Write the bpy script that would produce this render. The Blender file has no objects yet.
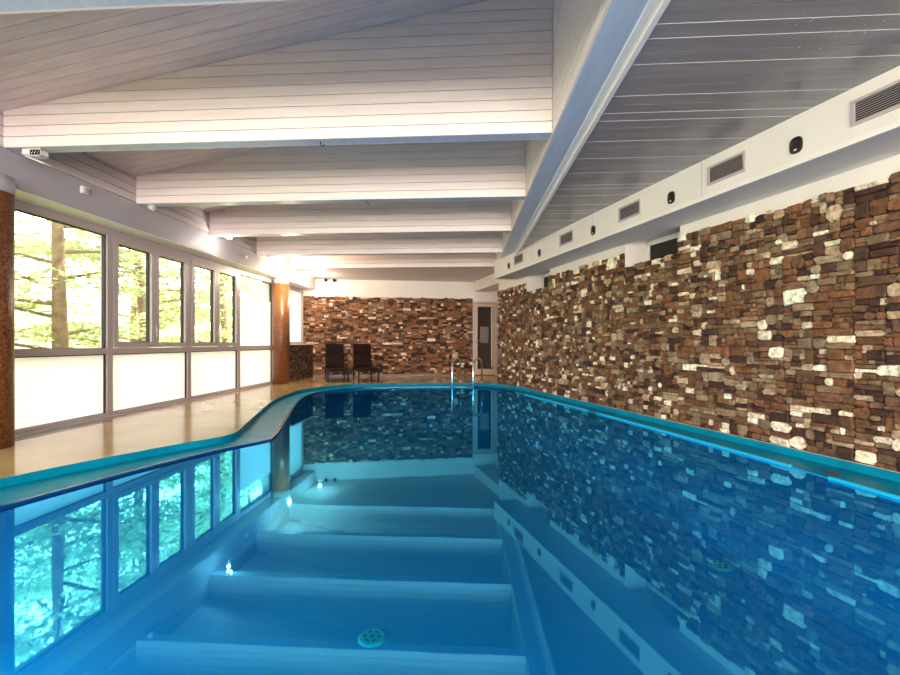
import bpy, bmesh, math, random
from mathutils import Vector, Matrix
from mathutils.geometry import tessellate_polygon
random.seed(7)
sc = bpy.context.scene
COL = sc.collection

# ------------------------------------------------------------------ helpers
class MB:
    def __init__(self): self.bm = bmesh.new()
    def box(self, x0, x1, y0, y1, z0, z1, M=None, bev=0):
        ps = [(x, y, z) for z in (z0, z1) for x, y in ((x0, y0), (x1, y0), (x1, y1), (x0, y1))]
        vs = [self.bm.verts.new(M @ Vector(p) if M else p) for p in ps]
        fs = [(0,3,2,1),(4,5,6,7),(0,1,5,4),(1,2,6,5),(2,3,7,6),(3,0,4,7)]
        faces = [self.bm.faces.new([vs[i] for i in f]) for f in fs]
        if bev:
            es = list({e for f in faces for e in f.edges})
            bmesh.ops.bevel(self.bm, geom=es, offset=bev, segments=2, affect='EDGES', profile=.5)
        return self
    def quad(self, *ps):
        self.bm.faces.new([self.bm.verts.new(p) for p in ps]); return self
    def prism(self, pts, z0, z1):
        a = [self.bm.verts.new((p[0], p[1], z0)) for p in pts]
        b = [self.bm.verts.new((p[0], p[1], z1)) for p in pts]
        n = len(pts)
        self.bm.faces.new(a[::-1]); self.bm.faces.new(b)
        for i in range(n): self.bm.faces.new((a[i], a[(i+1) % n], b[(i+1) % n], b[i]))
        return self
    def tube(self, pts, r, seg=10, cap=True, radii=None):
        pts = [Vector(p) for p in pts]; rings = []
        up = Vector((0, 0, 1))
        n0 = None
        for i, p in enumerate(pts):
            d = (pts[min(i+1, len(pts)-1)] - pts[max(i-1, 0)]).normalized()
            if n0 is None:
                n0 = d.cross(up if abs(d.z) < .9 else Vector((1, 0, 0))).normalized()
            else:
                n0 = (n0 - d * n0.dot(d)).normalized()
            b = d.cross(n0)
            rr = radii[i] if radii else r
            rings.append([self.bm.verts.new(p + (n0*math.cos(2*math.pi*k/seg) + b*math.sin(2*math.pi*k/seg))*rr) for k in range(seg)])
        for i in range(len(rings)-1):
            for k in range(seg):
                f = self.bm.faces.new((rings[i][k], rings[i][(k+1) % seg], rings[i+1][(k+1) % seg], rings[i+1][k])); f.smooth = True
        if cap:
            self.bm.faces.new(rings[0][::-1]); self.bm.faces.new(rings[-1])
        return self
    def build(self, name, m, parent=None, loc=None):
        bmesh.ops.recalc_face_normals(self.bm, faces=self.bm.faces)
        me = bpy.data.meshes.new(name); self.bm.to_mesh(me); self.bm.free()
        o = bpy.data.objects.new(name, me); COL.objects.link(o)
        if m: me.materials.append(m)
        if parent: o.parent = parent
        if loc: o.location = loc
        return o

def tag(o, label=None, cat=None, group=None, kind=None):
    if label: o['label'] = label
    if cat: o['category'] = cat
    if group: o['group'] = group
    if kind: o['kind'] = kind
    return o
def empty(name, loc=(0, 0, 0), rz=0):
    o = bpy.data.objects.new(name, None); COL.objects.link(o)
    o.location = loc; o.rotation_euler = (0, 0, rz); o.empty_display_size = .1
    return o
def copy_tree(o, parent=None):
    c = o.copy(); COL.objects.link(c); c.parent = parent
    for ch in list(o.children): copy_tree(ch, c)
    return c
def struct(o, label=None):
    o['kind'] = 'structure'
    if label: o['label'] = label
    return o

# ------------------------------------------------------------------ materials
def S(r, g, b):
    f = lambda c: (c/255/12.92) if c/255 <= .04045 else ((c/255+.055)/1.055)**2.4
    return (f(r), f(g), f(b), 1)
def newmat(name):
    m = bpy.data.materials.new(name); m.use_nodes = True
    nt = m.node_tree; nt.nodes.clear()
    out = nt.nodes.new('ShaderNodeOutputMaterial')
    return m, nt, out
def pbr(name, col, rough=.5, metal=0, spec=.5, var=0, vscale=4, bump=0, bscale=30, stretch=(1, 1, 1), col2=None):
    m, nt, out = newmat(name); N, L = nt.nodes, nt.links
    b = N.new('ShaderNodeBsdfPrincipled'); L.new(b.outputs[0], out.inputs[0])
    b.inputs['Base Color'].default_value = col; b.inputs['Roughness'].default_value = rough
    b.inputs['Metallic'].default_value = metal; b.inputs['Specular IOR Level'].default_value = spec
    if var or bump or col2:
        tc = N.new('ShaderNodeTexCoord'); mp = N.new('ShaderNodeMapping'); mp.inputs['Scale'].default_value = stretch
        L.new(tc.outputs['Object'], mp.inputs[0])
    if var or col2:
        n = N.new('ShaderNodeTexNoise'); n.inputs['Scale'].default_value = vscale; n.inputs['Detail'].default_value = 6
        L.new(mp.outputs[0], n.inputs[0])
        mx = N.new('ShaderNodeMix'); mx.data_type = 'RGBA'
        c2 = col2 or tuple(c*(1-var) for c in col[:3]) + (1,)
        mx.inputs[6].default_value = col; mx.inputs[7].default_value = c2
        mr = N.new('ShaderNodeMapRange'); mr.inputs[1].default_value = .35; mr.inputs[2].default_value = .65
        L.new(n.outputs[0], mr.inputs[0]); L.new(mr.outputs[0], mx.inputs[0]); L.new(mx.outputs[2], b.inputs['Base Color'])
    if bump:
        n2 = N.new('ShaderNodeTexNoise'); n2.inputs['Scale'].default_value = bscale; n2.inputs['Detail'].default_value = 5
        L.new(mp.outputs[0], n2.inputs[0])
        bp = N.new('ShaderNodeBump'); bp.inputs['Strength'].default_value = bump; bp.inputs['Distance'].default_value = .02
        L.new(n2.outputs[0], bp.inputs['Height']); L.new(bp.outputs[0], b.inputs['Normal'])
    return m
M = {}
M['white_wall'] = pbr('white_plaster', (.80, .75, .71, 1), .6, var=.04, vscale=2)
M['header'] = pbr('header_plaster', (.42, .40, .43, 1), .5, var=.05, vscale=1.5)
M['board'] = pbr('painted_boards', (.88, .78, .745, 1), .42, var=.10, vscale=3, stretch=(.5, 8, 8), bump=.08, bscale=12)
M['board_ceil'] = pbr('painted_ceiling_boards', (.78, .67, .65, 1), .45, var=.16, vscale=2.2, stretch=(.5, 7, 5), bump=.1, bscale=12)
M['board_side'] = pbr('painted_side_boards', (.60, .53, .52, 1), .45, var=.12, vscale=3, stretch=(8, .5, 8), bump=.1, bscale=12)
M['gap'] = pbr('board_groove', (.16, .11, .10, 1), .8)
M['beam_bounce'] = pbr('beam_pool_bounce', (.50, .60, .74, 1), .3, var=.12, vscale=3, stretch=(6, .6, 1), bump=.12, bscale=9)  # pool light bounced onto the undersides is put into this blue
M['grey_board'] = pbr('grey_glossy_boards', (.31, .285, .29, 1), .24, var=.15, vscale=2, stretch=(.4, 5, 1), bump=.05, bscale=10)
def specks(m):
    nt = m.node_tree; N, L = nt.nodes, nt.links
    b = next(n for n in N if n.type == 'BSDF_PRINCIPLED'); src = b.inputs['Base Color'].links[0].from_socket
    tc = N.new('ShaderNodeTexCoord'); n1 = N.new('ShaderNodeTexNoise'); n1.inputs['Scale'].default_value = 38; n1.inputs['Detail'].default_value = 3
    n2 = N.new('ShaderNodeTexNoise'); n2.inputs['Scale'].default_value = 1.3; L.new(tc.outputs['Object'], n1.inputs[0]); L.new(tc.outputs['Object'], n2.inputs[0])
    a = N.new('ShaderNodeMath'); a.operation = 'MULTIPLY_ADD'; a.inputs[1].default_value = .45; L.new(n2.outputs[0], a.inputs[0]); L.new(n1.outputs[0], a.inputs[2])
    g = N.new('ShaderNodeMapRange'); g.inputs[1].default_value = .99; g.inputs[2].default_value = 1.01; L.new(a.outputs[0], g.inputs[0])
    mx = N.new('ShaderNodeMix'); mx.data_type = 'RGBA'; L.new(g.outputs[0], mx.inputs[0]); L.new(src, mx.inputs[6]); mx.inputs[7].default_value = (.75, .7, .66, 1)
    L.new(mx.outputs[2], b.inputs['Base Color'])
specks(M['grey_board'])
M['grey_joint'] = pbr('pale_joint', (.62, .58, .57, 1), .4)
M['trim'] = pbr('white_trim', (.82, .79, .77, 1), .4)
M['frame'] = pbr('mauve_window_frame', (.48, .41, .42, 1), .38)
M['gasket'] = pbr('black_gasket', (.012, .012, .014, 1), .5)
M['steel'] = pbr('brushed_steel', (.75, .74, .73, 1), .18, metal=1)
M['whiteplastic'] = pbr('white_plastic', (.8, .78, .75, 1), .35)
M['black'] = pbr('black_plastic', (.012, .008, .008, 1), .35)
M['vent'] = pbr('grey_vent_metal', (.42, .38, .38, 1), .35, metal=.3)
M['darkvoid'] = pbr('dark_void', (.02, .015, .015, 1), .8)
M['rattan'] = pbr('dark_brown_rattan', (.014, .005, .004, 1), .7, spec=.15, var=.5, vscale=60, bump=.4, bscale=90)
M['rattan_dark'] = pbr('dark_frame_wood', (.012, .005, .004, 1), .5, spec=.2)
M['deck'] = pbr('beige_tiles', S(186, 160, 116), .15, spec=.5, col2=S(168, 141, 98), vscale=1.6, bump=.02, bscale=6)
M['coping'] = pbr('pale_coping', S(190, 175, 165), .4)
M['ledge'] = pbr('wet_blue_ledge', (.0, .24, .38, 1), .4, spec=.12, var=.2, vscale=3, bump=.03, bscale=14)
M['lip'] = pbr('dark_blue_lip', (.0, .05, .16, 1), .25, spec=.8)
M['lip_lit'] = pbr('lip_lit_blue', (.005, .54, .84, 1), .4)  # same lip tile as the dark one, its lit look put into the colour
M['liner'] = pbr('blue_pool_liner', (.005, .54, .84, 1), .5, var=.04, vscale=1)
M['stone_base'] = pbr('dark_mortar', (.05, .03, .022, 1), .9)
M['red'] = pbr('red_brown_cover', (.12, .02, .015, 1), .4)
M['terracotta'] = pbr('brown_skirting', (.10, .045, .02, 1), .35)

def stone_mat():
    m, nt, out = newmat('mixed_stone'); N, L = nt.nodes, nt.links
    b = N.new('ShaderNodeBsdfPrincipled'); L.new(b.outputs[0], out.inputs[0]); b.inputs['Roughness'].default_value = .62
    b.inputs['Specular IOR Level'].default_value = .4
    at = N.new('ShaderNodeVertexColor'); at.layer_name = 'stone'
    tc = N.new('ShaderNodeTexCoord')
    n = N.new('ShaderNodeTexNoise'); n.inputs['Scale'].default_value = 20; n.inputs['Detail'].default_value = 8; n.inputs['Roughness'].default_value = .7
    L.new(tc.outputs['Object'], n.inputs[0])
    mr = N.new('ShaderNodeMapRange'); mr.inputs[1].default_value = .3; mr.inputs[2].default_value = .7; mr.inputs[3].default_value = .3; mr.inputs[4].default_value = 1.75
    L.new(n.outputs[0], mr.inputs[0])
    mx = N.new('ShaderNodeMix'); mx.data_type = 'RGBA'; mx.blend_type = 'MULTIPLY'; mx.inputs[0].default_value = 1
    L.new(at.outputs[0], mx.inputs[6]); L.new(mr.outputs[0], mx.inputs[7]); L.new(mx.outputs[2], b.inputs['Base Color'])
    bp = N.new('ShaderNodeBump'); bp.inputs['Strength'].default_value = .9; bp.inputs['Distance'].default_value = .02
    L.new(n.outputs[0], bp.inputs['Height']); L.new(bp.outputs[0], b.inputs['Normal'])
    return m
M['stone'] = stone_mat()

def pillar_mat():
    m, nt, out = newmat('pebble_mosaic'); N, L = nt.nodes, nt.links
    b = N.new('ShaderNodeBsdfPrincipled'); L.new(b.outputs[0], out.inputs[0]); b.inputs['Roughness'].default_value = .35
    tc = N.new('ShaderNodeTexCoord'); v = N.new('ShaderNodeTexVoronoi'); v.inputs['Scale'].default_value = 75
    L.new(tc.outputs['Object'], v.inputs[0])
    r = N.new('ShaderNodeValToRGB'); L.new(v.outputs['Color'], r.inputs[0])
    e = r.color_ramp.elements; e[0].position = .15; e[0].color = (.05, .012, .006, 1); e[1].position = .85; e[1].color = (.32, .12, .035, 1)
    L.new(r.outputs[0], b.inputs['Base Color'])
    bp = N.new('ShaderNodeBump'); bp.inputs['Strength'].default_value = .3; bp.inputs['Distance'].default_value = .005
    L.new(v.outputs['Distance'], bp.inputs['Height']); L.new(bp.outputs[0], b.inputs['Normal'])
    return m
M['pillar'] = pillar_mat()

def schlick(nt, r0, gain=1.0):
    N, L = nt.nodes, nt.links
    lw = N.new('ShaderNodeLayerWeight'); lw.inputs[0].default_value = .5
    p = N.new('ShaderNodeMath'); p.operation = 'POWER'; p.inputs[1].default_value = 5/gain; L.new(lw.outputs['Facing'], p.inputs[0])
    q = N.new('ShaderNodeMath'); q.operation = 'MULTIPLY_ADD'; q.inputs[1].default_value = 1-r0; q.inputs[2].default_value = r0; L.new(p.outputs[0], q.inputs[0])
    return q.outputs[0]
def glass_mat():
    m, nt, out = newmat('clear_glass'); N, L = nt.nodes, nt.links
    t = N.new('ShaderNodeBsdfTransparent'); t.inputs[0].default_value = (.97, .98, .97, 1)
    g = N.new('ShaderNodeBsdfGlossy'); g.inputs['Roughness'].default_value = .01
    fo = schlick(nt, .04)
    mx = N.new('ShaderNodeMixShader'); L.new(fo, mx.inputs[0]); L.new(t.outputs[0], mx.inputs[1]); L.new(g.outputs[0], mx.inputs[2]); L.new(mx.outputs[0], out.inputs[0])
    return m
M['glass'] = glass_mat()
def frosted_mat():
    m, nt, out = newmat('frosted_glass'); N, L = nt.nodes, nt.links
    t = N.new('ShaderNodeBsdfTranslucent'); t.inputs[0].default_value = (.90, .85, 1, 1)
    d = N.new('ShaderNodeBsdfDiffuse'); d.inputs[0].default_value = (.85, .83, .8, 1)
    mx = N.new('ShaderNodeMixShader'); mx.inputs[0].default_value = .12
    L.new(t.outputs[0], mx.inputs[1]); L.new(d.outputs[0], mx.inputs[2]); L.new(mx.outputs[0], out.inputs[0])
    return m
M['frosted'] = frosted_mat()
def water_mat():
    m, nt, out = newmat('pool_water'); N, L = nt.nodes, nt.links
    t = N.new('ShaderNodeBsdfTransparent'); t.inputs[0].default_value = (.008, .64, .92, 1)
    g = N.new('ShaderNodeBsdfGlossy'); g.inputs['Roughness'].default_value = .022; g.inputs['Color'].default_value = (.10, .62, 1, 1)
    fo = schlick(nt, .30, 1.7)
    tc = N.new('ShaderNodeTexCoord'); n = N.new('ShaderNodeTexNoise'); n.inputs['Scale'].default_value = 5; n.inputs['Detail'].default_value = 2
    L.new(tc.outputs['Object'], n.inputs[0])
    bp = N.new('ShaderNodeBump'); bp.inputs['Strength'].default_value = .006; bp.inputs['Distance'].default_value = .02
    L.new(n.outputs[0], bp.inputs['Height']); L.new(bp.outputs[0], g.inputs['Normal'])
    mx = N.new('ShaderNodeMixShader'); L.new(fo, mx.inputs[0]); L.new(t.outputs[0], mx.inputs[1]); L.new(g.outputs[0], mx.inputs[2]); L.new(mx.outputs[0], out.inputs[0])
    return m
M['water'] = water_mat()
def leaf_mat(name, c1, c2):
    m, nt, out = newmat(name); N, L = nt.nodes, nt.links
    gi = N.new('ShaderNodeNewGeometry')
    r = N.new('ShaderNodeMix'); r.data_type = 'RGBA'; r.inputs[6].default_value = c1; r.inputs[7].default_value = c2
    L.new(gi.outputs['Random Per Island'], r.inputs[0])
    d = N.new('ShaderNodeBsdfDiffuse'); t = N.new('ShaderNodeBsdfTranslucent')
    L.new(r.outputs[2], d.inputs[0]); L.new(r.outputs[2], t.inputs[0])
    mx = N.new('ShaderNodeMixShader'); mx.inputs[0].default_value = .4
    L.new(d.outputs[0], mx.inputs[1]); L.new(t.outputs[0], mx.inputs[2]); L.new(mx.outputs[0], out.inputs[0])
    return m
M['leaf'] = leaf_mat('beech_leaf', (.34, .40, .17, 1), (.84, .86, .62, 1))
M['leaf2'] = leaf_mat('pale_leaf', (.42, .48, .20, 1), (.92, .90, .64, 1))
M['bark'] = pbr('bark', (.30, .21, .14, 1), .8, var=.4, vscale=8, bump=.6, bscale=20)
M['grass'] = pbr('hill_grass', (.28, .36, .10, 1), .9, col2=(.60, .62, .26, 1), vscale=3)
def emis(name, col, s):
    m, nt, out = newmat(name); e = nt.nodes.new('ShaderNodeEmission'); e.inputs[0].default_value = col; e.inputs[1].default_value = s
    nt.links.new(e.outputs[0], out.inputs[0]); return m
M['lamp_on'] = emis('lit_lamp', (1, .88, .7, 1), 25)
M['lamp_off'] = pbr('lamp_lens', (.6, .58, .55, 1), .15)

# ------------------------------------------------------------------ camera
F_PX = 434.0
YAW = math.atan(25/F_PX)
HZ = 343
cam = bpy.data.cameras.new('camera'); cam.sensor_width = 36; cam.lens = F_PX/900*36; cam.shift_y = (HZ-337.5)/900
cam.clip_start = .02
co = bpy.data.objects.new('camera', cam); COL.objects.link(co); sc.camera = co
co.location = (0, 0, 1); co.rotation_euler = (math.pi/2, 0, YAW)
FW = Vector((-math.sin(YAW), math.cos(YAW), 0)); RT = Vector((math.cos(YAW), math.sin(YAW), 0))
# survey notes: where a sight line of the photograph meets the plane  n.p = d
def at(px, py, n, d):
    r = FW + RT*((px-450)/F_PX) + Vector((0, 0, (HZ-py)/F_PX))
    c = Vector((0, 0, 1)); n = Vector(n)
    return c + r*((d - n.dot(c))/n.dot(r))

# ------------------------------------------------------------------ dimensions
XL = -5.0; XH = -4.63; ZB = 2.92; ZR = 2.88; ZW = -.08; ZBOT = -1.1
XB0, XB1 = .755, .96
def xb(y): return -.0294*(y-3)
DW = Vector((-.3315, .9435, 0)); NW = Vector((.9435, .3315, 0))       # right wall direction, outward normal
PW = Vector((3.314, 3.587, 0))
YREAR = -4.5
def W(s, off=0, z=0): return PW + DW*s + NW*off + Vector((0, 0, z))
BW0 = Vector((-5.25, 12.32, 0)); BD = Vector((5.35, 1.10, 0)).normalized(); BN = Vector((-BD.y, BD.x, 0))
def B(u, off=0, z=0): return BW0 + BD*u + BN*off + Vector((0, 0, z))
def zc(x): return 3.27 + .185*(x - XH)
BEAM_Y = [4.0, 5.67, 7.31, 8.94, 10.57, 2.24, .70, -.95, -2.6]

# ------------------------------------------------------------------ pool outline
OUT = [(-4.0,-2.6),(-3.95,0),(-3.8,1.5),(-3.49,2.99),(-2.98,4.05),(-2.68,4.6),(-2.86,5.3),(-3.45,7.17),(-3.68,8.4),(-3.66,9.24),(-3.4,9.95),(-2.89,10.4),(-1.86,10.75),(-.6,10.88),(.1,10.85),(.6,10.55),(.95,10.1),(1.24,9.3)]
LIP = [(-3.5,-2.3),(-3.45,0),(-3.33,1.5),(-3.02,2.9),(-2.66,3.98),(-2.27,4.70),(-2.42,5.25),(-3.03,7.1),(-3.33,8.2),(-3.42,9.1),(-3.2,9.72),(-2.75,10.12),(-1.82,10.45),(-.6,10.6),(.0,10.55),(.45,10.25),(.8,9.75),(1.04,9.1)]
for s, l in ((3.5,(1.84,6.82)),(1.4,(2.45,4.88)),(.35,(2.75,3.88)),(-.1,(2.93,3.17)),(-2,(3.45,1.5)),(-4,(4.05,-.4)),(-6.5,(4.7,-2.3))):
    p = W(s, -.075); OUT.append((p.x, p.y)); LIP.append(l)
def smooth(pts, n=6, sharp=()):
    r = []
    for i in range(len(pts)-1):
        p0, p1, p2, p3 = [Vector(pts[max(0, min(len(pts)-1, j))]) for j in (i-1, i, i+1, i+2)]
        if i in sharp: p0 = p1*2 - p2 if False else p1 - (p2-p1)
        if i+1 in sharp: p3 = p2 + (p2-p1)
        for k in range(n):
            t = k/n
            r.append(.5*((2*p1) + (p2-p0)*t + (2*p0-5*p1+4*p2-p3)*t*t + (3*p1-p0-3*p2+p3)*t**3))
    r.append(Vector(pts[-1])); return r
OC = smooth(OUT); LC = smooth(LIP, sharp=(5,))
NC = len(OC)

# ------------------------------------------------------------------ floor (deck with pool cut-out)
mb = MB(); bm = mb.bm
ring = [(p.x, p.y) for p in OC]
e0, e1 = ring[-1], ring[0]
far = [W(-9, -.02), ]
poly = ring[:]                                     # left rear -> back -> right rear
r_end = W(-8.6, .2)
outerp = [(r_end.x, YREAR-.1), (XL-.3, YREAR-.1), (XL-.3, 12.0), (BW0.x, BW0.y+.3), (1.2, 13.95), (1.2, 11.2)]
# deck in two polygons: behind the pool and around it
wr = [W(s, .05) for s in (-6.5, -4, -2, 0, 3.5, 6.0, 7.81)]
mid = 13*6
A = ring[:mid+1] + [(-.6, 13.5), (BW0.x-.1, BW0.y+.4), (XL-.3, 12.0), (XL-.3, -2.6)]
A2 = ring[mid:18*6+1] + [(W(3.5, .05).x, W(3.5, .05).y), (wr[-2].x, wr[-2].y), (wr[-1].x, wr[-1].y), (1.2, 11.2), (1.2, 13.95), (-.6, 13.5)]
def face_prism(pts, z0, z1, name, m, parent=None):
    q = MB(); b = q.bm
    top = [b.verts.new((p[0], p[1], z1)) for p in pts]; bot = [b.verts.new((p[0], p[1], z0)) for p in pts]
    n = len(pts)
    for tri in tessellate_polygon([[Vector((p[0], p[1], 0)) for p in pts]]):
        b.faces.new([top[i] for i in tri]); b.faces.new([bot[i] for i in tri[::-1]])
    for i in range(n): b.faces.new((bot[i], bot[(i+1) % n], top[(i+1) % n], top[i]))
    return q.build(name, m, parent)
mb.bm.free()
floor = struct(face_prism(A, -.25, 0, 'floor', M['deck']), 'beige tiled pool deck')
face_prism(A2, -.25, 0, 'floor_end', M['deck'], floor)
m_ = MB()
for k in range(18*6, NC-1):
    a_, b_ = OC[k], OC[k+1]; m_.prism([(a_.x, a_.y), (b_.x, b_.y), (b_.x+.14, b_.y+.05), (a_.x+.14, a_.y+.05)], -.25, -.001)
m_.build('floor_strip', M['deck'], floor)
rearpoly = [(XL-.3, -2.6), (OUT[0][0], -2.6), (wr[0].x-.08, -2.6), (W(-6.5, .05).x, W(-6.5, .05).y), (W(-8.7, .1).x, YREAR-.1), (XL-.3, YREAR-.1)]
fr = face_prism(rearpoly, -.25, 0, 'floor_rear', M['deck'], floor)

# pale coping edge along the right wall
mb = MB()
cp = [i for i, p in enumerate(OC) if i >= 16*6]
for i in cp[:-1]:
    a, b = OC[i], OC[i+1]
    mb.prism([(a.x, a.y), (a.x+.012, a.y+.004), (b.x+.012, b.y+.004), (b.x, b.y)], -.012, .006)
struct(mb.build('trim_1', M['coping']), 'thin pale coping edge along the foot of the stone wall')

# ledge around the pool
mb = MB(); b = mb.bm
ON = []
for i in range(NC):
    d = (OC[min(i+1, NC-1)]-OC[max(i-1, 0)]).normalized(); ON.append(OC[i]+Vector((d.y, -d.x))*.006)
R1 = [b.verts.new((p.x, p.y, .002)) for p in ON]; R2 = [b.verts.new((p.x, p.y, -.068)) for p in ON]
R3 = [b.verts.new((p.x, p.y, -.073)) for p in LC]; R4 = [b.verts.new((p.x, p.y, -.085)) for p in LC]
for i in range(NC-1):
    for Q, P in ((R1, R2), (R2, R3), (R3, R4)):
        b.faces.new((Q[i], Q[i+1], P[i+1], P[i]))
for ra in (R1, R2, R3): pass
b.faces.new((R2[0], R3[0], R3[-1], R2[-1])); b.faces.new((R1[0], R2[0], R2[-1], R1[-1])); b.faces.new((R3[0], R4[0], R4[-1], R3[-1]))
struct(mb.build('pool_ledge', M['ledge']), 'wet turquoise ledge around the pool')

# basin
mb = MB(); b = mb.bm
prof = [(0, -.075), (0, ZBOT+.12), (.05, ZBOT+.03), (.14, ZBOT)]
cen = Vector((0, 4))
nrm = []
for i in range(NC):
    d = (LC[(i+1) % NC] - LC[i-1]).normalized(); n = Vector((d.y, -d.x))
    nrm.append(n)
rings = []
for off, z in prof:
    rings.append([b.verts.new((LC[i].x+nrm[i].x*off, LC[i].y+nrm[i].y*off, z)) for i in range(NC)])
for k in range(len(rings)-1):
    for i in range(NC):
        j = (i+1) % NC
        f = b.faces.new((rings[k][i], rings[k][j], rings[k+1][j], rings[k+1][i])); f.smooth = k > 0
ft = b.faces.new(rings[-1]); bmesh.ops.triangulate(b, faces=[ft])
struct(mb.build('pool_basin', M['liner']), 'bright blue pool basin')

# lip : dark on the left and rear, its lit edge painted lighter along the stone wall
def strip(pts, w, z0, z1, name, m, parent=None):
    q = MB(); b = q.bm; rows = []
    for i, p in enumerate(pts):
        d = (pts[min(i+1, len(pts)-1)] - pts[max(i-1, 0)]).normalized(); n = Vector((d.y, -d.x))
        rows.append([b.verts.new((p.x+n.x*o, p.y+n.y*o, z)) for o, z in ((-w/2, z0), (-w/2, z1), (w/2, z1), (w/2, z0))])
    for i in range(len(rows)-1):
        for k in range(4): b.faces.new((rows[i][k], rows[i][(k+1) % 4], rows[i+1][(k+1) % 4], rows[i+1][k]))
    b.faces.new(rows[0]); b.faces.new(rows[-1][::-1])
    return q.build(name, m, parent)
struct(strip(LC[:16*6+3], .035, -.10, -.062, 'pool_lip', M['lip']), 'dark blue rounded lip at the water line')
def lipat(y):
    for i in range(15*6, NC-1):
        if LC[i].y >= y >= LC[i+1].y:
            t = (LC[i].y-y)/(LC[i].y-LC[i+1].y); return LC[i].lerp(LC[i+1], t)
def seg(y0, y1):
    return [lipat(y0 + (y1-y0)*k/14) for k in range(15)]
segs = [(9.1, 7.0, 'lit lip edge painted light blue by the far end of the stone wall'), (6.75, 3.93, 'long lit lip edge painted light blue along the middle of the stone wall'), (3.62, -1.5, 'lit lip edge painted light blue nearest the camera under the stone wall')]
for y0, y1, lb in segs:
    o = strip(seg(y0, y1), .03, -.085, -.06, 'lip_lit_edge', M['lip_lit'])
    tag(o, lb, 'edge strip', 'lit lip edges painted light blue along the pool')
p = lipat(3.62) + Vector((.09, .09))
mb = MB(); mb.box(-.05, .05, -.012, .012, -.006, .01, bev=.004)
o = mb.build('edge_cover', M['red'], loc=(p.x, p.y, -.063)); o.rotation_euler.z = math.radians(-72)
tag(o, 'small red-brown cover on the pool ledge between two lit lip edges', 'cover')

# water
mb = MB(); b = mb.bm
f = b.faces.new([b.verts.new((p.x, p.y, 0)) for p in LC]); bmesh.ops.triangulate(b, faces=[f])
wo = mb.build('pool_water', M['water'], loc=(0, 0, ZW)); tag(wo, 'still clear blue swimming pool water', 'water', kind='stuff')

# drains
def disc(mb, r0, r1, z, n=32, z2=None):
    z2 = z if z2 is None else z2
    a = [mb.bm.verts.new((r0*math.cos(2*math.pi*k/n), r0*math.sin(2*math.pi*k/n), z)) for k in range(n)] if r0 else None
    c = [mb.bm.verts.new((r1*math.cos(2*math.pi*k/n), r1*math.sin(2*math.pi*k/n), z2)) for k in range(n)]
    if a:
        for k in range(n): mb.bm.faces.new((a[k], a[(k+1) % n], c[(k+1) % n], c[k]))
    else: mb.bm.faces.new(c)
drain_white = pbr('drain_white', (.75, .95, .80, 1), .5)
drain_dark = pbr('drain_slot', (.02, .22, .34, 1), .6)
def drain(px, py, r, label):
    p = at(px, py, (0, 0, 1), ZBOT)
    t = empty('floor_drain', p); tag(t, label, 'drain', 'round drains in the pool floor')
    m = MB(); disc(m, r*.86, r, .012, z2=.0); disc(m, 0, r*.87, .012); m.build('cover', drain_white, t)
    m = MB()
    for k in range(6):
        a0 = k*math.pi/3
        pts = [(r*q*math.cos(a0+w), r*q*math.sin(a0+w)) for q, w in ((.45, -.3), (.62, -.3), (.62, .3), (.45, .3))]
        m.prism(pts, .0125, .015)
    m.prism([(r*.14*math.cos(k*math.pi/5), r*.14*math.sin(k*math.pi/5)) for k in range(10)], .0125, .016)
    m.build('slots', drain_dark, t)
drain(372, 638, .10, 'pale round drain cover in the middle of the pool floor')
drain(720, 566, .105, 'dim round drain cover in the shaded pool floor near the stone wall')

# ------------------------------------------------------------------ stone cladding
PAL_R = [((.060, .026, .016), .20), ((.185, .080, .034), .26), ((.155, .078, .042), .22), ((.22, .145, .082), .20), ((.40, .29, .18), .12), ((.88, .74, .55), .09)]
def pick(pal):
    r = random.random()*sum(w for _, w in pal)
    for c, w in pal:
        r -= w
        if r <= 0: break
    j = random.uniform(.75, 1.3)
    k = random.uniform(.94, 1.06)
    return (min(.9, c[0]*j), min(.9, c[1]*j*k), min(.9, c[2]*j*k*k), 1)
def cells(u0, v0, u1, v1, wmin, wmax, hmin, hmax):
    out = []
    st = [(u0, v0, u1, v1)]
    while st:
        a, b, c, d = st.pop(); w, h = c-a, d-b
        tw = random.uniform(wmin, wmax); th = random.uniform(hmin, hmax)
        if w <= max(tw, wmin*1.6) and h <= max(th, hmin*1.6): out.append((a, b, c, d)); continue
        if w/tw > h/th:
            x = a + w*random.uniform(.25, .75); st += [(a, b, x, d), (x, b, c, d)]
        else:
            y = b + h*random.uniform(.28, .72); st += [(a, b, c, y), (a, y, c, d)]
    return out
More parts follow.
